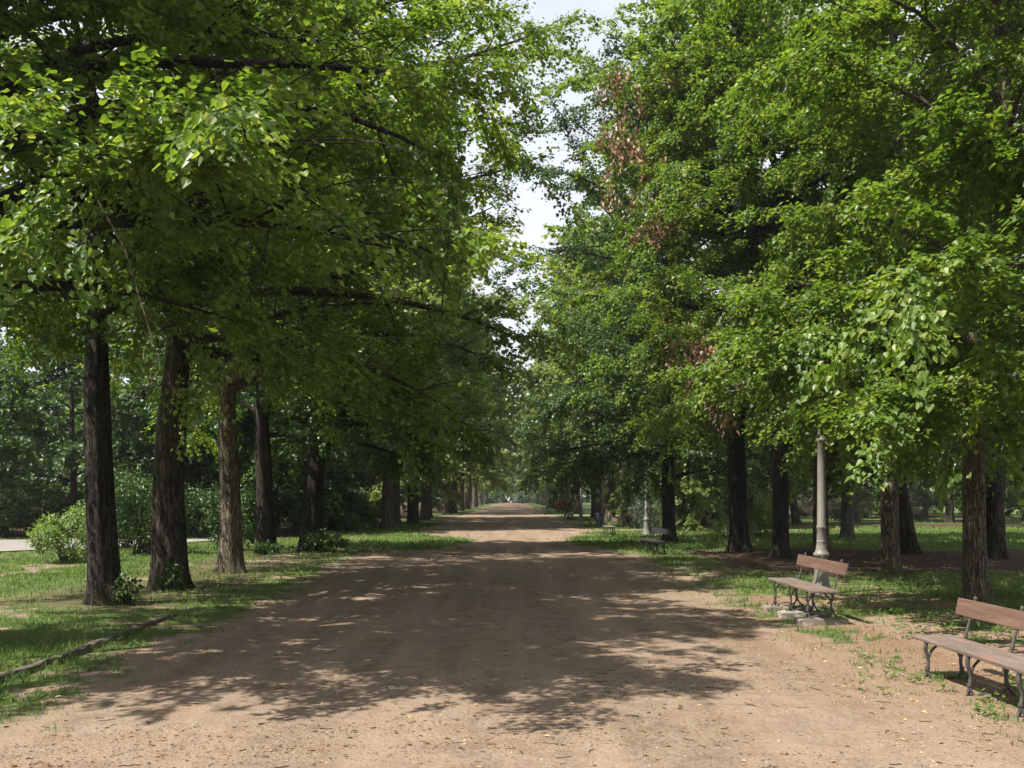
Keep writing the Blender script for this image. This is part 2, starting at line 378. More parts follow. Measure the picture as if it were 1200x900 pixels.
# brown withered leaves hanging in the thick dark tree
def dead_clusters(name, root, spots, seed, lsize=.16):
    rng = np.random.default_rng(seed); P, A, lines, radii = [], [], [], []
    for (x, y, z, ln, n) in spots:
        a = np.array([x, y, z]); k = 6
        st = a + np.column_stack([np.cumsum(rng.normal(0, .10, k)), np.cumsum(rng.normal(0, .10, k)), -np.linspace(0, ln, k)])
        lines.append(st); radii.append(np.linspace(.02, .008, k))
        f = rng.uniform(0, k - 1.01, n); i = f.astype(int)
        p = st[i] + (st[i + 1] - st[i]) * (f - i)[:, None] + rng.normal(0, .16, (n, 3))
        P.append(p); A.append(np.stack([rng.normal(0, .5, n), rng.normal(0, .5, n), -np.ones(n)], 1))
    P = np.concatenate(P); A = np.concatenate(A); n = len(P)
    V, S, L, per = leaves_arrays(P, A, rng.normal(0, 1, (n, 3)), lsize * rng.uniform(.6, 1.2, n), .55, 0)
    tv = tube_arrays(lines, radii, 4)
    off = len(V)
    me = npmesh(name, np.concatenate([V, tv[0]]), np.concatenate([S, tv[1]]), np.concatenate([L, tv[2] + off]), [M_DEAD], False,
                {'tint': ('FACE', np.concatenate([np.repeat(rng.random(n), per), np.full(len(tv[1]), .3)]))})
    o = link(name, me)
    o.parent = root; o.matrix_parent_inverse = Matrix.LocRotScale(root.location, root.rotation_quaternion, root.scale).inverted()
    o['label'] = 'brown withered leaves hanging down in the crown'
    return o
rngd = np.random.default_rng(5)
sp = []
for (x, y, z, n) in [(5.4, 27.6, 6.4, 6), (5.7, 27.6, 5.6, 5), (3.5, 31.0, 13.6, 5), (3.9, 30.6, 12.3, 6), (4.2, 30.3, 11.0, 8), (3.8, 30.8, 15.0, 4), (6.2, 31, 6.6, 6), (6.0, 31, 7.6, 4)]:
    for k in range(n):
        sp.append((x + rngd.normal(0, .55), y + rngd.normal(0, .6), z + rngd.normal(0, .5), rngd.uniform(.4, 1.0), 52))
dead_clusters('withered_foliage', tr_dead, sp, 6)

def hanging_twig(root):
    pts = [[(-3.9, 4.75), (-3.66, 4.3), (-3.48, 3.73), (-3.376, 3.45), (-3.31, 3.29), (-3.36, 3.09), (-3.47, 2.97), (-3.62, 2.88)],
           [(-3.31, 3.29), (-3.275, 3.16), (-3.33, 3.05), (-3.41, 2.93)], [(-3.376, 3.45), (-3.43, 3.30), (-3.41, 3.16), (-3.48, 3.05)],
           [(-3.48, 3.73), (-3.42, 3.62), (-3.30, 3.55)], [(-3.36, 3.09), (-3.33, 3.0), (-3.36, 2.92)]]
    lines = [np.array([(x, 9.2 + .09 * math.sin(7 * x + 5 * z), z) for x, z in p]) for p in pts]
    radii = [np.linspace(.010 if k == 0 else .0045, .0022, len(l)) for k, l in enumerate(lines)]
    o = link('dead_twig', npmesh('dead_twig', *tube_arrays(lines, radii, 5), [M_TWIG], True))
    o.parent = root; o.matrix_parent_inverse = Matrix.LocRotScale(root.location, root.rotation_quaternion, root.scale).inverted()
    o['label'] = 'bare pale twig hanging below the leaves'
M_TWIG = bark_mat('pale_dry_twig', (.20, .15, .10), (.36, .29, .20), mossf=0)
hanging_twig(tr_near)

# ---- reusable trees for the ground behind -------------------------------------
MID = [grow(40 + i, H=h, r0=.27, hb=hb, Rm=Rm, n1=28, nl=20000, lsize=.22, lod=1, sec_gap=.5, twig_gap=.25, bark=bk, leaf=lf, droop=dr)
       for i, (h, hb, Rm, bk, lf, dr) in enumerate([(18, 3.6, 5.2, M_BARKP, M_PALE, 1), (19, 4.0, 5.6, M_BARK, M_LIME, 1),
                                                     (17, 3.2, 5.0, M_BARK, M_DARK, 1), (20, 3.8, 5.6, M_BARKP, M_PALE, 1)])]
LOW = [grow(50 + i, H=h, r0=.16, hb=hb, Rm=Rm, n1=28, nl=18000, lsize=.19, lod=1, sec_gap=.5, twig_gap=.22, bark=M_BARKD, leaf=lf, droop=1.2, low_elev=4,
            prof=((0, .8), (.3, 1), (.6, .8), (1, .25)))
       for i, (h, hb, Rm, lf) in enumerate([(10, .9, 4.0, M_DARK), (9, .6, 3.8, M_LIME), (12, 1.2, 4.4, M_DARK), (8, 0.7, 3.4, M_PALE)])]
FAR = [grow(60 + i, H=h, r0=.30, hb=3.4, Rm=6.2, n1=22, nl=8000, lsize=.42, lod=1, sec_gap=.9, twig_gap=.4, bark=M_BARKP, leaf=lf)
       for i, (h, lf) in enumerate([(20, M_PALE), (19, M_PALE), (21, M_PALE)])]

# far part of the two rows
ordn = ['first', 'second', 'third', 'fourth', 'fifth', 'sixth', 'seventh', 'eighth', 'ninth', 'tenth', 'eleventh', 'twelfth', 'thirteenth',
        'fourteenth', 'fifteenth', 'sixteenth', 'seventeenth', 'eighteenth', 'nineteenth', 'twentieth']
rng = random.Random(3)
def row(x0, ys, side, group, tone):
    for i, y in enumerate(ys):
        lib = MID if y < 125 else FAR
        mm = lib[(i * 7 + (0 if side == 'left' else 2)) % len(lib)]
        place(mm, 'lime_tree', x0 + rng.uniform(-.3, .3), y, f'{ordn[i]} tree of the {side} row past the sunlit clearing, {tone}', group,
              scale=rng.uniform(1.12, 1.26) * (1.12 if y > 76 else 1), rz=rng.uniform(0, 6.28), tilt=((-1 if x0 > 0 else 1) * rng.uniform(.0, .035), rng.uniform(-.02, .02)))
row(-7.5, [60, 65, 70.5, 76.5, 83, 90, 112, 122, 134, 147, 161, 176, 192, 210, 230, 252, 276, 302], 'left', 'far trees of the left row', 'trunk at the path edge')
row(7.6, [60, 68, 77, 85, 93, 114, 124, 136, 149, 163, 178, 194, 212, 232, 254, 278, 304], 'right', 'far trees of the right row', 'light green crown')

# trees scattered over the right hand lawn
GP = 'trees on the lawn behind the right row'
for (x, y, k, s, tl, lab) in [
    (13.6, 33.5, 2, .95, (-.16, 0), 'dark trunk leaning left behind the pale sunlit trunk'),
    (15.3, 31.0, 1, .95, (-.03, 0), 'dark trunk half hidden behind the greenish trunk on the right'),
    (10.7, 34.0, 0, .95, (0, 0), 'pale trunk right behind the lamp post'),
    (15.6, 45.7, 3, .95, (0, 0), 'brown trunk standing alone in the sunlit lawn right of the lamp post'),
    (20.3, 70.0, 2, .95, (-.14, 0), 'leaning dark trunk far back on the lawn left of the lamp post'),
    (27.0, 77.0, 0, 1.05, (0, 0), 'straight far trunk right of the trunk in the sunlit lawn'),
    (17.5, 72.0, 1, .85, (.02, 0), 'thin far trunk between the two dark trunks left of the lamp post'),
    (33.0, 74.0, 1, 1.0, (0, 0), 'far trunk with a sunlit foot right of the pale trunk'),
    (37.5, 76.0, 2, 1.0, (.16, 0), 'far trunk leaning right behind the greenish trunk'),
    (24.0, 44.0, 2, 1.0, (0, 0), 'dark trunk at the right edge of the lawn'),
    (34.0, 62.0, 1, 1.0, (0, 0), 'dark trunk well back at the right edge of the view'),
    (43.0, 82.0, 3, 1.0, (0, 0), 'pale far trunk at the right edge of the view'),
    (12.2, 62.0, 1, .95, (0, 0), 'trunk at the back of the lawn behind the small black bench'),
    (14.5, 84.0, 0, 1.0, (0, 0), 'far trunk behind the lawn, left of the dark leaning trunks')]:
    place(MID[k], 'lawn_tree', x, y, lab, GP, scale=s, rz=rng.uniform(0, 6.28), tilt=tl)

# leafy low trees closing the view at both sides
GB = 'leafy low trees closing the view behind the rows'
def low(x, y, k, s, lab): place(LOW[k], 'leafy_tree', x, y, lab, GB, scale=s, rz=rng.uniform(0, 6.28))
for (x, y, k, s) in [(-11.2, 53, 0, 1.1), (-15.0, 49.5, 2, 1.05), (-14.5, 55, 2, 1.3), (-10.5, 58, 2, 1.1), (-29, 47, 2, 1.0), (-16.5, 50, 0, 1.1), (-21, 47, 2, 1.0), (-26, 49, 1, 1.05), (-31.5, 52, 2, 1.1), (-36, 47, 0, 1.1), (-19, 57, 2, 1.3)]:
    low(x, y, k, s, 'dark leafy tree hanging low behind the trunks of the left row')
for (x, y, k, s) in [(-24, 62, 1, 1.3), (-31, 66, 2, 1.4), (-40, 62, 0, 1.4), (-48, 64, 2, 1.4), (-14, 72, 2, 1.3), (-13, 92, 0, 1.3), (-22, 84, 1, 1.5), (-34, 88, 2, 1.6), (-50, 92, 0, 1.7), (-15, 120, 2, 1.5)]:
    low(x, y, k, s, 'leafy tree in the wood behind the left row')
for (x, y, k, s) in [(9.8, 56, 3, .62), (11.5, 66, 3, .8), (10.5, 76, 3, .9), (12, 95, 3, 1.1), (13.5, 108, 1, 1.2)]:
    low(x, y, k, s, 'small light green tree with low leaves beside the far benches')
for (x, y, k, s) in [(19, 92, 1, 1.2), (26, 94, 2, 1.3), (33, 92, 0, 1.3), (40, 95, 2, 1.3), (48, 90, 0, 1.3), (56, 94, 2, 1.4), (30, 112, 1, 1.6), (45, 115, 2, 1.7), (20, 118, 2, 1.5), (62, 80, 0, 1.4)]:
    low(x, y, k, s, 'dark leafy tree closing off the lawn on the right')
for (x, y, k, s) in [(-16, 66, 2, 1.1), (-24, 74, 1, 1.1), (-33, 70, 2, 1.15), (-42, 74, 1, 1.2), (-54, 76, 2, 1.2), (-62, 66, 1, 1.2), (-20, 100, 0, 1.2), (-32, 110, 2, 1.3), (-48, 115, 1, 1.3), (-18, 135, 2, 1.2), (-26, 165, 1, 1.3)]:
    place(MID[k], 'wood_tree', x, y, 'tall tree in the wood behind the left row', 'tall trees behind the left row', scale=s, rz=rng.uniform(0, 6.28))
for (x, y, k, s) in [(22, 100, 2, 1.1), (31, 104, 1, 1.15), (40, 100, 2, 1.15), (50, 104, 0, 1.2), (60, 100, 2, 1.2), (70, 90, 1, 1.2), (16, 125, 1, 1.2), (26, 140, 2, 1.3), (40, 135, 0, 1.3), (18, 165, 2, 1.3)]:
    place(MID[k], 'wood_tree', x, y, 'tall tree in the wood behind the right lawn', 'tall trees behind the right lawn', scale=s, rz=rng.uniform(0, 6.28))
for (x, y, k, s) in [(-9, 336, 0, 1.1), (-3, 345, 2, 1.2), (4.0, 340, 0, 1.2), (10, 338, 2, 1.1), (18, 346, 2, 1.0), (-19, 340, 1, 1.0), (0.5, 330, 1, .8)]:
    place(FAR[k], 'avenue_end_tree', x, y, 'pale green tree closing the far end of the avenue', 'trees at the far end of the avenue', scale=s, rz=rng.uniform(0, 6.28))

# far-off wood that closes the horizon
def far_wood():
    rng = np.random.default_rng(99); C, n = [], 420
    side = rng.random(n)
    x = np.where(side < .45, rng.uniform(-330, -26, n), np.where(side < .9, rng.uniform(24, 330, n), rng.uniform(-40, 40, n)))
    y = np.where(side < .9, rng.uniform(175, 330, n), rng.uniform(358, 385, n)); h = rng.uniform(5, 17, n)
    per_ = 46; i = np.repeat(np.arange(n), per_); D = norm(rng.normal(0, 1, (n * per_, 3)))
    P = np.stack([x, y, h * .5], 1)[i] + D * np.stack([h * .42, h * .42, h * .52], 1)[i] * rng.uniform(.75, 1.05, (n * per_, 1))
    V, S, L, per = leaves_arrays(P, D * .6 + rng.normal(0, .5, P.shape), D + rng.normal(0, .3, P.shape), rng.uniform(1.4, 3.2, len(P)), .9, 1)
    return npmesh('far_wood', V, S, L, [M_DARK], False, {'tint': ('FACE', np.repeat(rng.random(len(P)), per))})
tag(link('far_wood', far_wood()), 'far off wood closing the horizon beyond the park', 'wood', kind='stuff')

# ---- shrubs ---------------------------------------------------------------------
def bush_mesh(seed, rx, ry, h, n, lsize, leaf, lumps=26, width=.6, hang=.3):
    rng = np.random.default_rng(seed)
    C = rng.normal(0, 1, (lumps, 3)); C = norm(C) * rng.uniform(.35, .9, (lumps, 1)) ** .6
    C = C * np.array([rx, ry, h * .5]) + np.array([0, 0, h * .52])
    i = rng.integers(0, lumps, n)
    D = norm(rng.normal(0, 1, (n, 3)))
    P = C[i] + D * rng.uniform(.2, 1, (n, 1)) * np.array([rx, ry, h * .55]) * .34
    P[:, 2] = np.abs(P[:, 2]) * .98 + .02
    A = D * .8 + np.array([0, 0, -hang]) + rng.normal(0, .35, (n, 3))
    N = D * .5 + rng.normal(0, .4, (n, 3)) + np.array([0, 0, .8])
    V, S, L, per = leaves_arrays(P, A, N, lsize * rng.uniform(.6, 1.25, n), width, 0 if n < 9000 else 1)
    fol = npmesh('foliage', V, S, L, [leaf], False, {'tint': ('FACE', np.repeat(np.clip(rng.normal(.5, .25, n), 0, 1), per))})
    lines, radii = [], []
    for c in C:
        b = np.array([rng.normal(0, rx * .12), rng.normal(0, ry * .12), -.03]); t = np.linspace(0, 1, 5)[:, None]
        md = np.array([c[0] * .25, c[1] * .25, c[2] * .6])
        lines.append((1 - t) ** 2 * b + 2 * t * (1 - t) * md + t * t * c); radii.append(np.linspace(.018, .005, 5) * (h / 1.5) ** .5)
    V, S, L = tube_arrays(lines, radii, 5)
    return npmesh('stem', V, S, L, [M_BARK], True), fol
def bush(seed, x, y, rx, ry, h, n, lsize, leaf, label, group=None, name='shrub', **kw):
    st, fo = bush_mesh(seed, rx, ry, h, n, lsize, leaf, **kw)
    r = empty(name, (x, y, 0), 0, label, 'shrub', group); link('stem', st, r); link('foliage', fo, r); return r
bush(1, -13.0, 28.6, 1.15, 1.1, 1.75, 5200, .085, M_BUSH, 'bright sunlit shrub on the lawn left of the nearest dark trunk')
bush(2, -12.3, 33.0, 1.9, 1.4, 2.9, 7500, .10, M_DARK, 'dark green shrub between the two nearest trunks of the left row')
bush(61, -14.2, 36.2, 1.9, 1.3, 2.3, 6500, .10, M_DARK, 'wide dark shrub in front of the pale drive, behind the two nearest trunks')
bush(60, -10.1, 35.5, 1.3, 1.2, 2.4, 5000, .10, M_DARK, 'dark green shrub behind the slim pale brown trunk on the left')
bush(3, -6.6, 34.3, .75, .6, .8, 1500, .10, M_DARK, 'low leafy shoot at the foot of the near black trunk')
bush(4, -7.0, 20.15, .28, .22, .62, 330, .085, M_DARK, 'green shoot growing from the flared roots of the thick left trunk', name='sprout')
bush(5, -6.75, 17.3, .24, .3, .62, 260, .085, M_DARK, 'thin green shoot beside the nearest dark trunk on the left', name='sprout')
bush(6, -8.3, 33.2, .5, .35, .42, 700, .09, M_DARK, 'dark ground shoot in front of the trunk behind the left row')
bush(7, 7.5, 52.5, 1.35, 1.0, 2.7, 5200, .085, M_GREY, 'grey green feathery shrub around the thin lamp post', width=.25, hang=.6)
bush(8, 6.9, 128, 1.5, 1.4, 1.6, 1500, .22, M_RED, 'rust red shrub beside the far right row')
bush(9, 10.2, 44.5, 1.2, .8, 1.0, 2600, .09, M_PALE, 'pale low shrub on the lawn right of the small black bench')
bush(10, 12.0, 48.0, 1.5, 1.0, 2.6, 4200, .10, M_LIME, 'leafy green shrub on the lawn right of the small black bench')
for i, (x, y, rx, h, lab) in enumerate([(20.5, 80, 3.0, 3.0, 'brown tangled thicket left of the lamp post'), (27.5, 82, 3.2, 3.2, 'brown tangled thicket right of the lamp post'),
                                        (35, 84, 3.2, 2.6, 'brown tangled thicket at the back of the lawn on the right')]):
    bush(20 + i, x, y, rx, 1.6, h, 5200, .30, M_TWIGS, lab, 'bare thickets', 'thicket', width=.10)
for i, (x, y, rx, h, lf, lab) in enumerate([(-6, 318, 3.5, 3.2, M_DARK, 'dark round bush at the left end of the avenue vista'),
                                           (3.2, 322, 3.0, 4.2, M_GREY, 'pale grey bush at the middle of the avenue end'),
                                           (8.8, 318, 2.6, 3.4, M_GREY, 'pale grey bush right of the avenue end')]):
    bush(30 + i, x, y, rx, 2, h, 1800, .4, lf, lab)
for i, (x, y, rx, ry, h) in enumerate([(-10.5, 58, 1.6, 2.2, 3.0), (-10.0, 66, 1.4, 3, 2.2), (-27, 55, 3, 2, 2.6), (-34, 56, 3, 2, 2.4), (-20, 54, 2.5, 2, 2.6)]):
    bush(40 + i, x, y, rx, ry, h, 3600, .14, [M_DARK, M_LIME][i % 2], 'leafy undergrowth shrub in the shade behind the left row', 'undergrowth shrubs on the left')
for i, (x, y, rx, ry, h) in enumerate([(13, 88, 3, 2, 2.4), (31, 90, 3.5, 2, 3), (42, 86, 3.5, 2, 3), (50, 84, 3.5, 2, 3), (24, 90, 3, 2, 2.6)]):
    bush(50 + i, x, y, rx, ry, h, 3600, .17, [M_DARK, M_LIME][i % 2], 'leafy undergrowth shrub at the back of the right lawn', 'undergrowth shrubs on the right')

# ---- ground -----------------------------------------------------------------------
def xl(y): return np.interp(y, [0, 12, 22, 30, 34, 37, 46, 50, 56, 62, 400], [-4.6, -4.6, -4.75, -5.4, -5.6, -2.3, -2.0, -4.2, -5.4, -5.6, -5.4])
def xr(y): return np.interp(y, [0, 8, 14, 22, 33, 37, 46, 52, 60, 66, 400], [4.7, 4.4, 3.9, 3.9, 4.6, 3.0, 2.6, 3.8, 5.2, 4.7, 4.6])
def zh(x, y):
    d = np.minimum(x - xl(y), xr(y) - x)
    off = sstep(.5, -1.5, d)
    return off * ((fbm(x * .35, y * .35, 3, 3) - .5) * .10 + .03) + (fbm(x * .8, y * .8, 8, 2) - .5) * .012
def masks(x, y):
    n1 = fbm(x * .55, y * .55, 21, 4); n2 = fbm(x * 1.9, y * 1.9, 31, 3); n3 = fbm(x * .16, y * .16, 41, 3)
    d = np.minimum(x - xl(y), xr(y) - x)
    p = sstep(-.55, .55, d + (n1 - .5) * 2.6 + (n2 - .5) * 1.6)
    cross = np.maximum(sstep(2.6, 1.6, np.abs(y - 103 + (n1 - .5))) * sstep(60, 40, np.abs(x)), sstep(1.7, .9, np.abs(y - 57 - .1 * x + (n1 - .5) * 2)) * (x > 0) * sstep(26, 16, x))
    p = np.maximum(p, cross)
    lit = np.zeros_like(x)
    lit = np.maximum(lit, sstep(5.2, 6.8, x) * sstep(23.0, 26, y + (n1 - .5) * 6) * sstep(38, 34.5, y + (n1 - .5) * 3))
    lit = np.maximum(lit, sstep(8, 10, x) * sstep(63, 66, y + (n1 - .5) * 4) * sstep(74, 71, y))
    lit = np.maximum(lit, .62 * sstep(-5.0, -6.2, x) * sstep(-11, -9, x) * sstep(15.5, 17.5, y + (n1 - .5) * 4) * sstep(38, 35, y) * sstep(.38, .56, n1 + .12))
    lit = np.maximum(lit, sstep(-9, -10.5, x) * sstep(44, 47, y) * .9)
    nearR = sstep(3.2, 4.6, x) * sstep(30, 25, y)          # patchy bare ground round the benches
    gd = sstep(.30, .50, n1 * .5 + n2 * .3 + fbm(x * 5, y * 5, 51, 3) * .2)
    gd = gd * (1 - nearR) + nearR * sstep(.47, .58, n1 * .35 + n2 * .3 + fbm(x * 6, y * 6, 52, 3) * .35 + .05 * sstep(6, 9, x) + .04 * sstep(13, 17, y)) * .9
    g = (1 - p) * (1 - lit * .93) * np.clip(gd + .35 * (1 - nearR) * (y > 36), 0, 1)
    # thin tufts wandering into the path
    g = np.maximum(g, .42 * sstep(.585, .70, n1 * .55 + n2 * .45) * sstep(3.0, .4, np.maximum(d, 0)) * (1 - lit))
    red = sstep(2.6, 4.4, x + (n3 - .5) * 4) * sstep(27, 20, y) * .9
    return g, lit, red, p
def axis(lo, dlo, hi, dhi, step, grow_):
    a = [dlo]
    while a[-1] < dhi: a.append(a[-1] + step)
    s = step; b = []
    v = a[-1]
    while v < hi: s *= grow_; v += s; b.append(v)
    s = step; c = []; v = dlo
    while v > lo: s *= grow_; v -= s; c.append(v)
    return np.array(c[::-1] + a + b)
gx = axis(-900, -13, 900, 14, .13, 1.045)
ys = [-40, -20, -10, -5, 0, 3]; v = 5.0
while v < 1500: ys.append(v); v += max(.11, .0052 * v) if v < 120 else (v * .03)
gy = np.array(ys)
def grid_mesh(name, GX, GY, mat, dz=0.0):
    z = zh(GX, GY) + dz
    g, lit, red, p = masks(GX, GY)
    V = np.stack([GX, GY, z], -1).reshape(-1, 3)
    ny, nx = GX.shape
    i = np.arange(ny - 1)[:, None] * nx; j = np.arange(nx - 1)[None, :]
    q = np.stack([i + j, i + j + 1, i + nx + j + 1, i + nx + j], -1).reshape(-1)
    return npmesh(name, V, np.full((ny - 1) * (nx - 1), 4), q, [mat], True,
                  {'grassy': ('POINT', g.ravel()), 'litter': ('POINT', lit.ravel()), 'red': ('POINT', red.ravel())})

def ground_mat():
    m, nt, out = newmat('park_soil'); g = NT(nt)
    pos = g.n('ShaderNodeNewGeometry').outputs['Position']
    def noise(sc, det=4, rough=.6, dist=0.0, stretch=None):
        v = pos
        if stretch: v = g.n('ShaderNodeMapping', {'Vector': pos, 'Scale': stretch}).outputs[0]
        return g.n('ShaderNodeTexNoise', {'Vector': v, 'Scale': sc, 'Detail': det, 'Roughness': rough, 'Distortion': dist}).outputs[0]
    at = lambda n: g.n('ShaderNodeAttribute', attribute_name=n).outputs['Fac']
    big = noise(.45, 5); mid = noise(3.2, 5, .65, .4); fine = noise(26, 4, .7); grain = noise(140, 2, .6)
    dirt = g.ramp(big, [(.3, (0.180, 0.133, 0.093)), (.5, (0.209, 0.157, 0.112)), (.7, (0.234, 0.179, 0.131))])
    dirt = g.mix(g.ramp(mid, [(.46, (0, 0, 0)), (.64, (.8, .8, .8))]), dirt, (0.120, 0.080, 0.055))
    streak = noise(1.5, 6, .72, .5, (.8, 1.5, 1)); mossy = noise(.7, 6, .7, .6)
    dirt = g.mix(g.ramp(streak, [(.50, (0, 0, 0)), (.66, (.75, .75, .75))]), dirt, (0.192, 0.118, 0.073))
    dirt = g.mix(g.ramp(mossy, [(.54, (0, 0, 0)), (.70, (.6, .6, .6))]), dirt, (0.125, 0.112, 0.059))
    dirt = g.mix(g.math('MULTIPLY', at('red'), .8), dirt, g.ramp(mid, [(.3, (0.142, 0.079, 0.045)), (.6, (0.202, 0.122, 0.073)), (.8, (0.228, 0.152, 0.098))]))
    dirt = g.mix(g.ramp(fine, [(.50, (0, 0, 0)), (.64, (.85, .85, .85))]), dirt, (0.092, 0.062, 0.040))
    dirt = g.mix(g.ramp(grain, [(.57, (0, 0, 0)), (.68, (.7, .7, .7))]), dirt, (0.273, 0.222, 0.174))
    worn = noise(1.0, 4, .55, .3, (1.5, .10, 1))
    dirt = g.mix(g.ramp(worn, [(.42, (0, 0, 0)), (.62, (.55, .55, .55))]), dirt, (0.271, 0.197, 0.143))
    damp = noise(.9, 6, .7, .8)
    dirt = g.mix(g.ramp(damp, [(.55, (0, 0, 0)), (.68, (.6, .6, .6))]), dirt, (0.129, 0.086, 0.059))
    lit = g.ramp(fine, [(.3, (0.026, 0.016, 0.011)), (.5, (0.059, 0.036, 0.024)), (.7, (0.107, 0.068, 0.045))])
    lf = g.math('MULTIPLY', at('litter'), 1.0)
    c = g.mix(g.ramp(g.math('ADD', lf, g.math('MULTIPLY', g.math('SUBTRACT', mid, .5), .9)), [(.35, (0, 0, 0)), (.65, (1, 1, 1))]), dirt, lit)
    sod = g.ramp(fine, [(.3, (.030, .050, .014)), (.52, (.062, .098, .026)), (.72, (.125, .145, .050))])
    sod = g.mix(g.ramp(big, [(.45, (0, 0, 0)), (.7, (.6, .6, .6))]), sod, (.14, .135, .05))
    gf = g.ramp(g.math('ADD', at('grassy'), g.math('MULTIPLY', g.math('SUBTRACT', mid, .5), .8)), [(.30, (0, 0, 0)), (.62, (1, 1, 1))])
    c = g.mix(gf, c, sod)
    h = g.math('ADD', g.math('MULTIPLY', mid, .6), g.math('ADD', g.math('MULTIPLY', fine, .5), g.math('MULTIPLY', grain, .18)))
    b = g.n('ShaderNodeBump', {'Height': h, 'Strength': .9, 'Distance': .05})
    p = g.n('ShaderNodeBsdfPrincipled', {'Base Color': c, 'Roughness': .95, 'Specular IOR Level': .15, 'Normal': b.outputs[0]})
    nt.links.new(p.outputs[0], out.inputs[0]); return m
M_SOIL = ground_mat()
GX, GY = np.meshgrid(gx, gy)
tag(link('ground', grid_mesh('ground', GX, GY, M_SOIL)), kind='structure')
py_ = gy[(gy >= 3) & (gy < 330)]
tt = np.linspace(0, 1, 70)[None, :]
PX = (xl(py_) - .4)[:, None] * (1 - tt) + (xr(py_) + .4)[:, None] * tt
PX = PX + (fbm(py_ * .6, py_ * 0 + 3, 77, 3)[:, None] - .5) * 1.2 * np.abs(tt - .5) * 2
PY = np.repeat(py_[:, None], 70, 1)
tag(link('path', grid_mesh('path', PX, PY, M_SOIL, .006)), kind='structure')

# pale asphalt drive across the lawn on the left
def asphalt_mat():
    m, nt, out = newmat('pale_asphalt'); g = NT(nt)
    pos = g.n('ShaderNodeNewGeometry').outputs['Position']
    a = g.n('ShaderNodeTexNoise', {'Vector': pos, 'Scale': .8, 'Detail': 5}).outputs[0]
    f = g.n('ShaderNodeTexNoise', {'Vector': pos, 'Scale': 60, 'Detail': 2}).outputs[0]
    c = g.ramp(a, [(.3, (.15, .135, .122)), (.7, (.22, .20, .182))])
    c = g.mix(g.ramp(f, [(.5, (0, 0, 0)), (.7, (.4, .4, .4))]), c, (.17, .155, .14))
    p = g.n('ShaderNodeBsdfPrincipled', {'Base Color': c, 'Roughness': .9}); nt.links.new(p.outputs[0], out.inputs[0]); return m
cx = np.array([-70., -50, -36, -26, -20, -15.5, -13.2]); cy = np.array([33., 34, 35.5, 37.0, 38, 40, 44.0]); wd = np.array([6.5, 6.5, 6.5, 6.5, 6.3, 4.4, 1.0])
t = np.linspace(0, 6, 90); ax = np.interp(t, range(7), cx); ay = np.interp(t, range(7), cy); aw = np.interp(t, range(7), wd)
s = np.linspace(-1, 1, 12)
AX = ax[:, None] + 0 * s[None, :]; AY = ay[:, None] + aw[:, None] * s[None, :]
V = np.stack([AX, AY, zh(AX, AY) + .05], -1).reshape(-1, 3)
i = np.arange(89)[:, None] * 12; j = np.arange(11)[None, :]
tag(link('side_road', npmesh('side_road', V, np.full(89 * 11, 4), np.stack([i + j + 12, i + j + 13, i + j + 1, i + j], -1).ravel()[::-1].copy(), [asphalt_mat()], True)), kind='structure')

# ---- grass, weeds, fallen leaves ---------------------------------------------------
def on_road(x, y): return np.abs(y - np.interp(x, cx, cy)) < np.interp(x, cx, wd) * (x < -13.2)
M_GRASS = leaf_mat('grass_blades', [(0, (.045, .090, .018)), (.5, (.095, .165, .034)), (.85, (.16, .215, .055)), (1, (.26, .25, .09))], trans=.3, rough=.6, spec=.25)
M_WEED = leaf_mat('weed_leaves', [(0, (.05, .10, .022)), (.6, (.085, .155, .03)), (1, (.15, .2, .05))])
M_FALL = leaf_mat('fallen_leaves', [(0, (.09, .055, .03)), (.4, (.20, .13, .065)), (.7, (.28, .19, .09)), (.9, (.36, .27, .12)), (1, (.42, .35, .19))], trans=.1, spec=.2)
rg = np.random.default_rng(77)
def scatter(n, power, ymin, ymax, xspan=lambda y: (-(.62 * y + 4), .62 * y + 4)):
    u = rg.random(n)
    if power == 1: y = ymin * (ymax / ymin) ** u
    else:
        k = 1 - power; y = (ymin ** k + u * (ymax ** k - ymin ** k)) ** (1 / k)
    a, b = xspan(y); x = a + (b - a) * rg.random(n)
    return x, y
def grass(n, ymin, ymax, power):
    x, y = scatter(n, power, ymin, ymax)
    g, lit, red, p = masks(x, y)
    keep = (rg.random(n) < np.clip(g * 1.25 - .12, 0, 1)) & ~on_road(x, y)
    # clumping
    keep &= rg.random(n) < .35 + .9 * fbm(x * 2.2, y * 2.2, 91, 2)
    x, y, g = x[keep], y[keep], g[keep]; n = len(x)
    z = zh(x, y) - .004
    az = rg.uniform(0, 2 * PI, n)
    lush = fbm(x * .5, y * .5, 55, 3)
    h = (.035 + .075 * lush) * rg.uniform(.5, 1.35, n) * (.75 + .4 * g)
    w = np.maximum(.0045, .00034 * y) * rg.uniform(.7, 1.3, n)
    h = h * (1 + .006 * y)
    lean = rg.uniform(.15, .95, n) * h
    dx, dy = np.cos(az), np.sin(az); sx, sy = -dy * w, dx * w
    b = np.stack([x, y, z], 1)
    m1 = b + np.stack([dx * lean * .35, dy * lean * .35, h * .6], 1); tp = b + np.stack([dx * lean, dy * lean, h], 1)
    sd = np.stack([sx, sy, 0 * sx], 1)
    V = np.stack([b - sd, b + sd, m1 + sd * .75, tp, m1 - sd * .75], 1).reshape(-1, 3)
    idx = (np.arange(n)[:, None] * 5 + np.array([0, 1, 2, 4, 4, 2, 3])).ravel()
    tint = np.clip(rg.normal(.45, .2, n) + (fbm(x * .4, y * .4, 66, 3) - .5) * .7, 0, 1)
    return V, np.tile([4, 3], n), idx, np.repeat(tint, 2)
pa = [grass(230000, 7, 26, 1.2), grass(230000, 24, 75, 1.3)]
V, S, L = join_arrays([p[:3] for p in pa])
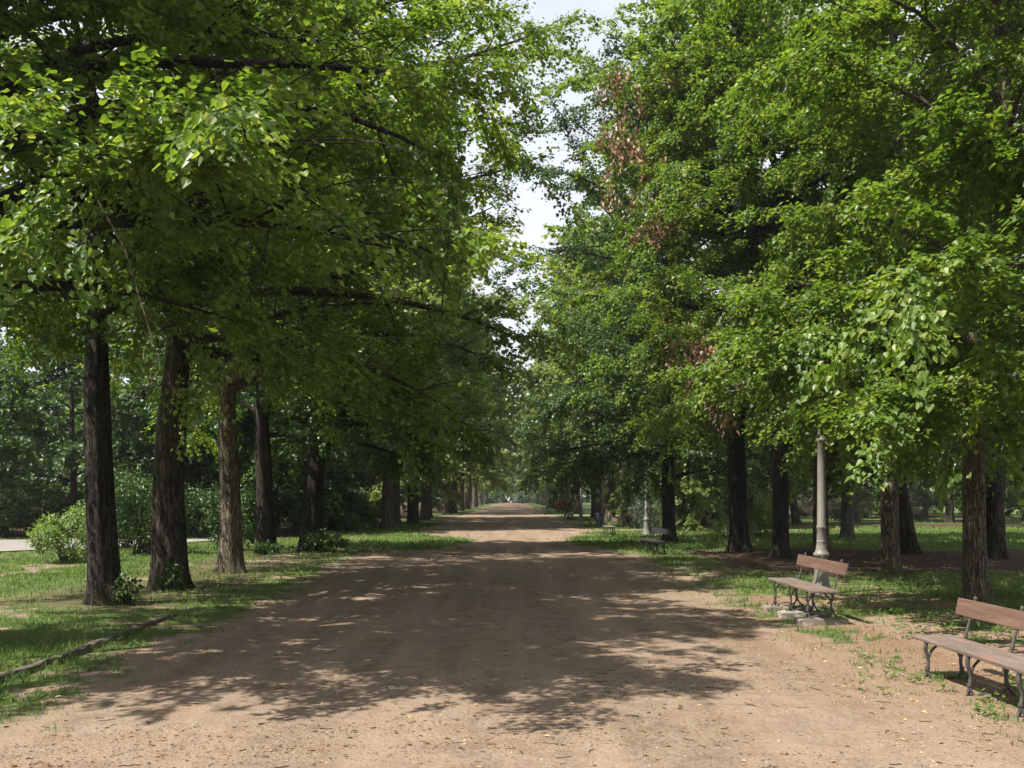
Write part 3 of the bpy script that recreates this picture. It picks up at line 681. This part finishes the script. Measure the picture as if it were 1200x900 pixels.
tag(link('grass', npmesh('grass', V, S, L, [M_GRASS], False, {'tint': ('FACE', np.concatenate([p[3] for p in pa]))})),
    'short patchy green grass on the lawns beside the path', 'grass', kind='stuff')

def flat_leaves(x, y, size, lift, tiltv, width, up=0.0):
    n = len(x); az = rg.uniform(0, 2 * PI, n)
    A = np.stack([np.cos(az), np.sin(az), rg.normal(up, tiltv, n)], 1)
    N = np.stack([rg.normal(0, tiltv, n), rg.normal(0, tiltv, n), np.ones(n)], 1)
    P = np.stack([x, y, zh(x, y) + lift], 1)
    return leaves_arrays(P, A, N, size, width, 0)
# weeds: little rosettes
x, y = scatter(5200, 1.2, 8, 36)
g, lit, red, p = masks(x, y)
wd_ = (rg.random(len(x)) < (.9 * sstep(.42, .6, fbm(x * .45, y * .45, 12, 3)) * np.clip(g + .25, 0, 1))) & (np.abs(x + .3) > 3.6) & (p < .6) & ~on_road(x, y)
zone = (x > 5) & (y > 13) & (y < 28) & (rg.random(len(x)) < .45)
k = wd_ | zone; x, y = x[k], y[k]
rep = rg.integers(5, 13, len(x)); xs = np.repeat(x, rep); ys_ = np.repeat(y, rep)
xs = xs + rg.normal(0, .05, len(xs)); ys_ = ys_ + rg.normal(0, .05, len(xs))
V, S, L, per = flat_leaves(xs, ys_, rg.uniform(.03, .085, len(xs)), rg.uniform(.01, .09, len(xs)), .4, .5, .45)
tag(link('weeds', npmesh('weeds', V, S, L, [M_WEED], False, {'tint': ('FACE', np.repeat(rg.random(len(xs)), per))})),
    'low broad leaved weeds scattered under the trees', 'weeds', kind='stuff')
# fallen leaves and bits
x, y = scatter(90000, 1.25, 6, 60, lambda y: (-(.56 * y + 2), .56 * y + 2))
dens = .10 + .90 * sstep(.47, .62, fbm(x * .6, y * .9, 71, 4)); dens = dens + .5 * (x > 3) * (y < 26)
k = (rg.random(len(x)) < dens) & ~on_road(x, y); x, y = x[k], y[k]; n = len(x)
sz = np.where(rg.random(n) < .93, rg.uniform(.007, .022, n), rg.uniform(.03, .055, n)) * (1 + .012 * y)
V, S, L, per = flat_leaves(x, y, sz, .012, .22, .62)
tt_ = np.clip(rg.beta(1.3, 2.4, n) + .22 * (x > 3), 0, 1)
tag(link('fallen_leaves', npmesh('fallen_leaves', V, S, L, [M_FALL], False, {'tint': ('FACE', np.repeat(tt_, per))})),
    'small dry yellow and brown leaves strewn over the path', 'fallen leaves', kind='stuff')
# twigs and pebbles
x, y = scatter(330, 1.3, 6.5, 30, lambda y: (-(.5 * y), .5 * y)); lines, radii = [], []
for a, b in zip(x, y):
    l = rg.uniform(.03, .14); az = rg.uniform(0, 6.28); t = np.linspace(0, 1, 4)
    X = a + np.cos(az) * l * t + rg.normal(0, .008, 4); Y = b + np.sin(az) * l * t + rg.normal(0, .008, 4)
    lines.append(np.stack([X, Y, zh(X, Y) + .012], 1)); radii.append(np.full(4, rg.uniform(.0015, .0035)))
V, S, L = tube_arrays(lines, radii, 4)
tag(link('fallen_twigs', npmesh('fallen_twigs', V, S, L, [M_BARK], True)), 'short dry twigs strewn over the dirt path', 'twigs', kind='stuff')
def pebbles(n):
    x, y = scatter(n, 1.4, 6.5, 26, lambda y: (-(.45 * y), .5 * y))
    base = norm(np.array([[1, 0, 0], [-1, 0, 0], [0, 1, 0], [0, -1, 0], [0, 0, 1], [0, 0, -1.0]]))
    F = np.array([[0, 2, 4], [2, 1, 4], [1, 3, 4], [3, 0, 4], [2, 0, 5], [1, 2, 5], [3, 1, 5], [0, 3, 5]])
    r = rg.uniform(.004, .013, n)
    V = base[None] * r[:, None, None] * rg.uniform(.6, 1.3, (n, 6, 3)) + np.stack([x, y, zh(x, y) + .008], 1)[:, None]
    return V.reshape(-1, 3), np.full(n * 8, 3), (np.arange(n)[:, None] * 6 + F.ravel()[None]).ravel()
M_PEB, nt, out = newmat('pebble'); g_ = NT(nt)
p_ = g_.n('ShaderNodeBsdfPrincipled', {'Base Color': g_.ramp(g_.n('ShaderNodeNewGeometry').outputs['Random Per Island'], [(0, (.16, .12, .09)), (1, (.33, .28, .22))]), 'Roughness': .9})
nt.links.new(p_.outputs[0], out.inputs[0])
tag(link('pebbles', npmesh('pebbles', *pebbles(1500), [M_PEB], False)), 'tiny pebbles on the dirt path', 'pebbles', kind='stuff')

# ---- stone, iron, wood materials -------------------------------------------------------
def simple_mat(name, c1, c2, scale=(8, 8, 8), rough=.85, spec=.3, bump=.4, dist=.01, extra=None):
    m, nt, out = newmat(name); g = NT(nt)
    tc = g.n('ShaderNodeTexCoord').outputs['Object']
    mp = g.n('ShaderNodeMapping', {'Vector': tc, 'Scale': scale}).outputs[0]
    n = g.n('ShaderNodeTexNoise', {'Vector': mp, 'Scale': 1, 'Detail': 6, 'Roughness': .65}).outputs[0]
    c = g.ramp(n, [(.32, c1), (.68, c2)])
    if extra:
        n2 = g.n('ShaderNodeTexNoise', {'Vector': g.n('ShaderNodeMapping', {'Vector': tc, 'Scale': extra[0]}).outputs[0], 'Scale': 1, 'Detail': 4}).outputs[0]
        c = g.mix(g.ramp(n2, [(extra[2], (0, 0, 0)), (extra[2] + .12, (.85, .85, .85))]), c, extra[1])
    b = g.n('ShaderNodeBump', {'Height': n, 'Strength': bump, 'Distance': dist}).outputs[0]
    p = g.n('ShaderNodeBsdfPrincipled', {'Base Color': c, 'Roughness': rough, 'Specular IOR Level': spec, 'Normal': b})
    nt.links.new(p.outputs[0], out.inputs[0]); return m
M_STONE = simple_mat('weathered_stone', (.13, .105, .085), (.24, .20, .165), (14, 14, 14), extra=((3, 3, 3), (.13, .12, .07), .55))
M_STONEW = simple_mat('pale_stone', (.15, .13, .11), (.30, .265, .22), (16, 16, 16))
M_KERB = simple_mat('mossy_kerb', (.040, .032, .025), (.105, .085, .066), (9, 9, 9), extra=((2.5, 2.5, 2.5), (.06, .07, .025), .52))
M_IRON = simple_mat('worn_cast_iron', (.030, .026, .024), (.085, .074, .068), (18, 18, 18), rough=.65, spec=.4, extra=((10, 10, 10), (.09, .055, .038), .58))
M_LAMP = simple_mat('grey_painted_iron', (.125, .113, .095), (.19, .175, .148), (10, 10, 3), rough=.55, spec=.45, bump=.15, extra=((6, 6, 1.5), (.12, .10, .085), .6))
M_WOOD = simple_mat('reddish_wood', (.080, .046, .033), (.155, .092, .066), (30, 1.6, 30), rough=.7, bump=.5, dist=.006, extra=((9, 11, 2.2), (.24, .19, .165), .62))
M_SEAT = simple_mat('greyed_wood', (.075, .055, .043), (.18, .138, .112), (34, 1.5, 34), rough=.75, bump=.5, dist=.006, extra=((7, 1.2, 7), (.20, .10, .07), .60))
M_BLACK = simple_mat('blackened_bench', (.012, .011, .012), (.035, .030, .030), (30, 2, 30), rough=.7)
M_BIN = simple_mat('blue_grey_metal', (.03, .04, .06), (.06, .075, .10), rough=.6)
M_GLASS, nt, out = newmat('lantern_glass'); g_ = NT(nt)
nt.links.new(g_.n('ShaderNodeBsdfPrincipled', {'Base Color': (.75, .77, .75, 1), 'Roughness': .25, 'Transmission Weight': .6}).outputs[0], out.inputs[0])

def beveled_boxes(boxes, bev=.006, jitter=0.0, seed=0, cuts=1):
    """boxes: (cx,cy,cz, sx,sy,sz) -> arrays with chamfered edges"""
    import bmesh
    rr = random.Random(seed); bm = bmesh.new()
    for (cx_, cy_, cz_, sx_, sy_, sz_) in boxes:
        r = bmesh.ops.create_cube(bm, size=1.0)
        for v in r['verts']: v.co = Vector((cx_ + v.co.x * sx_, cy_ + v.co.y * sy_, cz_ + v.co.z * sz_))
    bmesh.ops.bevel(bm, geom=list(bm.edges), offset=bev, segments=2, affect='EDGES', profile=.5)
    if cuts > 1: bmesh.ops.subdivide_edges(bm, edges=[e for e in bm.edges if e.calc_length() > .12], cuts=cuts, use_grid_fill=True)
    if jitter:
        for v in bm.verts: v.co += Vector((rr.gauss(0, jitter), rr.gauss(0, jitter), rr.gauss(0, jitter)))
    me = bpy.data.meshes.new('box'); bm.to_mesh(me); bm.free(); return me
def boxobj(name, boxes, mat, parent=None, loc=None, **kw):
    me = beveled_boxes(boxes, **kw); me.name = name; me.materials.append(mat); return link(name, me, parent, loc)
def curve_pts(ctrl, k=10):
    """Catmull-Rom through control points"""
    c = np.array(ctrl, float); c = np.vstack([2 * c[0] - c[1], c, 2 * c[-1] - c[-2]]); o = []
    for i in range(1, len(c) - 2):
        for t in np.linspace(0, 1, k, endpoint=False):
            o.append(.5 * (2 * c[i] + (c[i + 1] - c[i - 1]) * t + (2 * c[i - 1] - 5 * c[i] + 4 * c[i + 1] - c[i + 2]) * t * t + (3 * c[i] - c[i - 1] - 3 * c[i + 1] + c[i + 2]) * t ** 3))
    o.append(c[-2]); return np.array(o)
def rods(name, items, mat, parent, nseg=9):
    L_, R_ = [], []
    for ctrl, r in items:
        P = curve_pts(ctrl, 6); L_.append(P); rr = np.interp(np.linspace(0, 1, len(P)), np.linspace(0, 1, len(r)), r); R_.append(rr)
    V, S, L = tube_arrays(L_, R_, nseg); return link(name, npmesh(name, V, S, L, [mat], True), parent)

# ---- park benches -----------------------------------------------------------------------
def make_bench(label, loc, rz=0.0):
    """local: sitter faces -x, bench runs along y"""
    b = empty('park_bench', loc, rz, label, 'bench', 'park benches along the right side of the path')
    Lh = 1.24
    boxobj('seat', [(-.155, 0, .432, .135, 2 * Lh, .036), (-.005, .004, .430, .135, 2 * Lh - .02, .036), (.145, -.003, .434, .135, 2 * Lh, .036)], M_SEAT, b, bev=.007)
    bk = boxobj('backrest', [(0, 0, 0, .032, 2 * Lh, .185)], M_WOOD, b, loc=(.300, 0, .765), bev=.006); bk.rotation_euler = (0, R(11), 0)
    for y in (-.92, 0, .92):
        rods('leg', [([(-.20, y, .412), (-.205, y, .33), (-.175, y, .22), (-.185, y, .12)], [.024, .021, .017, .019]),
                     ([(-.185, y, .23), (-.14, y, .32), (-.06, y, .40)], [.015, .014, .013]),
                     ([(-.185, y, .15), (-.185, y, .115)], [.027, .027]),
                     ([(-.185, y, .12), (-.205, y, .05), (-.245, y, .0)], [.018, .014, .016]),
                     ([(-.185, y, .12), (-.165, y - .02, .05), (-.12, y - .03, .0)], [.017, .013, .014]),
                     ([(-.185, y, .12), (-.175, y + .03, .05), (-.165, y + .06, .0)], [.016, .012, .013])], M_IRON, b)
        rods('leg', [([(.19, y, .412), (.20, y, .33), (.175, y, .22), (.19, y, .12)], [.022, .020, .017, .019]),
                     ([(.185, y, .22), (.13, y, .33), (.04, y, .405)], [.015, .014, .013]),
                     ([(.19, y, .15), (.19, y, .115)], [.026, .026]),
                     ([(.19, y, .12), (.235, y, .05), (.30, y, .0)], [.018, .014, .016]),
                     ([(.19, y, .12), (.165, y + .02, .05), (.13, y + .03, .0)], [.017, .013, .014])], M_IRON, b)
        rods('back_support', [([(.20, y, .40), (.235, y, .50), (.262, y, .60), (.300, y, .72), (.338, y, .885)], [.017, .018, .014, .015, .014]),
                              ([(.336, y, .872), (.342, y, .90)], [.022, .018]),
                              ([(.20, y, .418), (.10, y, .408), (-.21, y, .408)], [.014, .013, .013])], M_IRON, b)
        rods('stretcher', [([(-.13, y, .025), (.0, y, .050), (.14, y, .03)], [.010, .009, .010])], M_IRON, b)
    return b
def copy_thing(root, loc, rz, label):
    r = root.copy(); COL.objects.link(r); r.location = loc; r.rotation_euler = (0, 0, rz); r['label'] = label
    for ch in list(root.children):
        c = ch.copy(); COL.objects.link(c); c.parent = r
    return r
gz = lambda x, y: float(zh(np.array([x]), np.array([y]))[0])
b0 = make_bench('nearest wooden bench, cut by the right edge, reddish backrest in full sun', (4.66, 9.6, gz(4.6, 9.8) - .02), R(1.5))
copy_thing(b0, (4.68, 15.85, gz(4.7, 16) + .09), R(0), 'wooden bench on stone slabs in front of the grey lamp post')
bk3 = copy_thing(b0, (4.85, 34.0, gz(4.9, 34) + .01), R(6), 'small black bench in front of the dark low branched tree')
for c in bk3.children:
    c.material_slots[0].link = 'OBJECT'; c.material_slots[0].material = M_BLACK
copy_thing(b0, (5.0, 50.5, gz(5, 50.5) + .01), 0, 'distant sunlit bench between the thin lamp posts')
copy_thing(b0, (5.1, 86, gz(5.1, 86) + .01), 0, 'farthest dark bench at the path edge beyond the litter bin')
for (x, y, sx, sy, sz, mt, lab) in [(4.70, 14.93, .74, .34, .12, M_STONE, 'largest flat stone slab under the near end of the bench by the lamp'),
                                    (4.53, 15.85, .42, .30, .12, M_STONEW, 'pale rough stone under the middle of the bench by the lamp'),
                                    (4.53, 16.79, .44, .34, .12, M_STONE, 'brownish stone under the far end of the bench by the lamp'),
                                    (4.97, 15.85, .30, .30, .12, M_STONE, 'small stone under the back leg in the middle of the bench by the lamp'),
                                    (4.97, 16.79, .30, .30, .12, M_STONE, 'small stone under the back leg at the far end of the bench by the lamp')]:
    s_ = boxobj('stone_slab', [(0, 0, 0, sx, sy, sz)], mt, None, (x, y, gz(x, y) + .029), bev=.022, jitter=.008, seed=int(x * 100 + y * 10), cuts=3)
    tag(s_, lab, 'stone', 'stones under the bench by the lamp')

# ---- lamp posts -----------------------------------------------------------------------------
def lathe(name, prof, mat, parent, n=24, flute=0.0):
    prof = np.array(prof); th = np.arange(n) * 2 * PI / n
    fl = 1 + flute * np.cos(th * 8)
    V = np.stack([prof[:, 0][:, None] * np.cos(th) * fl, prof[:, 0][:, None] * np.sin(th) * fl, np.repeat(prof[:, 1][:, None], n, 1)], -1).reshape(-1, 3)
    k = len(prof); i = np.arange(k - 1)[:, None] * n; j = np.arange(n)[None, :]; j2 = (j + 1) % n
    q = np.stack([i + j, i + j2, i + n + j2, i + n + j], -1).ravel()
    return link(name, npmesh(name, V, np.concatenate([np.full((k - 1) * n, 4), [n]]), np.concatenate([q, (k - 1) * n + np.arange(n)]), [mat], True), parent)
def make_lamp(label, loc):
    l = empty('street_lamp', loc, 0, label, 'lamp post', 'old lamp posts along the right side of the path')
    sl = lambda pr, f: [(r_ * f, z_) for r_, z_ in pr]
    lathe('base', sl([(.27, -.05), (.27, .03), (.245, .045), (.235, .10), (.205, .16), (.175, .28), (.158, .42), (.15, .58), (.148, .72), (.155, .74), (.18, .765), (.185, .79), (.18, .81), (.15, .84),
                   (.125, .88), (.118, .97), (.104, 1.02), (.112, 1.04), (.112, 1.06), (.092, 1.09)], .86), M_LAMP, l, flute=.02)
    lathe('pole', sl([(.094, 1.08), (.090, 1.3), (.102, 1.32), (.102, 1.35), (.086, 1.38), (.080, 2.6), (.078, 3.05), (.095, 3.07), (.098, 3.10), (.085, 3.13), (.074, 3.16), (.068, 3.9), (.085, 3.92), (.085, 3.96), (.06, 3.99), (.06, 4.06)], .96), M_LAMP, l)
    ln = lathe('lantern', [(.05, 4.06), (.12, 4.10), (.13, 4.13), (.20, 4.55), (.21, 4.58)], M_GLASS, l, n=6)
    lathe('lantern_roof', [(.245, 4.57), (.23, 4.62), (.10, 4.74), (.07, 4.78), (.03, 4.84), (.012, 4.90)], M_LAMP, l, n=12)
    return l
l0 = make_lamp('grey iron lamp post with a flared base behind the bench on stone slabs', (6.24, 19.8, gz(6.24, 19.8)))
copy_thing(l0, (7.05, 51.5, gz(7, 51.5)), 0, 'thin lamp post standing in the grey green shrub')
copy_thing(l0, (5.95, 64.5, gz(6, 64.5)), 0, 'far lamp post beside the dark litter bin')
copy_thing(l0, (4.85, 69.0, gz(5, 69)), 0, 'farthest lamp post close to the path edge')
bn = empty('litter_bin', (5.55, 62.6, gz(5.5, 62.6)), 0, 'dark blue grey litter bin by the far lamp post', 'litter bin')
lathe('bin_body', [(.20, 0), (.21, .02), (.24, .85), (.25, .88)], M_BIN, bn, n=16)
lathe('bin_rim', [(.255, .87), (.27, .89), (.27, .93), (.20, .94), (.19, .90)], M_BIN, bn, n=16)

# ---- kerb along the left lawn ------------------------------------------------------------------
kv, ks, kl = [], [], []
rk = random.Random(4); segs = []
yk = 5.5
while yk < 15.6:
    ln = rk.uniform(.7, 1.0); segs.append((-5.42 + .07 * math.sin(yk * .7) + rk.uniform(-.012, .012), yk + ln / 2, .012 + rk.uniform(-.008, .010), .11, ln - .012, .15)); yk += ln
k_ = boxobj('lawn_kerb', segs, M_KERB, None, (0, 0, 0), bev=.018, jitter=.007, seed=9, cuts=4)
tag(k_, 'low dark weathered kerb between the near left lawn and the path', 'kerb')

# ---- light -----------------------------------------------------------------------------------------
SUN_D = Vector((.80, .40, -1.44)).normalized()
sun = bpy.data.lights.new('sun', 'SUN'); sun.energy = 5.0; sun.angle = R(.53); sun.color = (1.0, .95, .87)
so = bpy.data.objects.new('sun', sun); COL.objects.link(so); so.rotation_mode = 'QUATERNION'
so.rotation_quaternion = SUN_D.to_track_quat('-Z', 'Y'); so.location = (-20, -8, 40)
w = bpy.data.worlds.new('World'); SC.world = w; w.use_nodes = True
nt = w.node_tree; nt.nodes.clear(); g = NT(nt)
sky = g.n('ShaderNodeTexSky', sky_type='NISHITA'); sky.sun_disc = False
sky.sun_elevation = math.asin(-SUN_D.z); sky.sun_rotation = math.atan2(-SUN_D.x, -SUN_D.y) % (2 * PI)
tc = g.n('ShaderNodeTexCoord').outputs['Generated']
n = g.n('ShaderNodeTexNoise', {'Vector': g.n('ShaderNodeMapping', {'Vector': tc, 'Scale': (1, 1, 2.6)}).outputs[0], 'Scale': 2.6, 'Detail': 6, 'Roughness': .55}).outputs[0]
cl = g.ramp(n, [(.3, (3.6, 3.75, 4.0)), (.7, (5.1, 5.15, 5.3))])
skc = g.mix(.82, sky.outputs[0], cl)
bg = g.n('ShaderNodeBackground', {'Color': skc, 'Strength': .105})
nt.links.new(bg.outputs[0], g.n('ShaderNodeOutputWorld').inputs[0])

hz = beveled_boxes([(0, 0, 0, 1, 1, 1)], bev=.0001)
M_HAZE = bpy.data.materials.new('haze_air'); M_HAZE.use_nodes = True
_n = M_HAZE.node_tree; _n.nodes.clear(); _o = _n.nodes.new('ShaderNodeOutputMaterial'); _v = _n.nodes.new('ShaderNodeVolumePrincipled')
_v.inputs['Color'].default_value = (.90, .94, 1, 1); _v.inputs['Density'].default_value = .00025; _v.inputs['Anisotropy'].default_value = .2
_n.links.new(_v.outputs[0], _o.inputs['Volume'])
import bmesh
bm = bmesh.new(); bmesh.ops.create_cube(bm, size=1.0); hz = bpy.data.meshes.new('haze'); bm.to_mesh(hz); bm.free(); hz.materials.append(M_HAZE)
ho = tag(link('haze', hz, None, (0, 720, 23.5)), 'thin pale haze in the air along the avenue', 'haze', kind='stuff'); ho.scale = (1900, 1590, 51)

# ---- camera and render settings ---------------------------------------------------------------------
cam = bpy.data.cameras.new('camera'); co = bpy.data.objects.new('camera', cam); COL.objects.link(co)
co.location = (0, 0, 1.95); co.rotation_euler = (R(90), 0, 0)
cam.sensor_width = 36; cam.lens = 36 * 1150 / 1200; cam.shift_y = 133 / 1200; cam.clip_end = 4000; cam.clip_start = .1
SC.camera = co
SC.view_settings.view_transform = 'Standard'; SC.view_settings.look = 'None'; SC.view_settings.exposure = 1.2; SC.view_settings.gamma = 1
SC.render.engine = 'CYCLES'
cy_ = SC.cycles
cy_.max_bounces = 6; cy_.diffuse_bounces = 4; cy_.glossy_bounces = 2; cy_.transmission_bounces = 4; cy_.transparent_max_bounces = 8
cy_.use_denoising = True; cy_.sample_clamp_indirect = 4
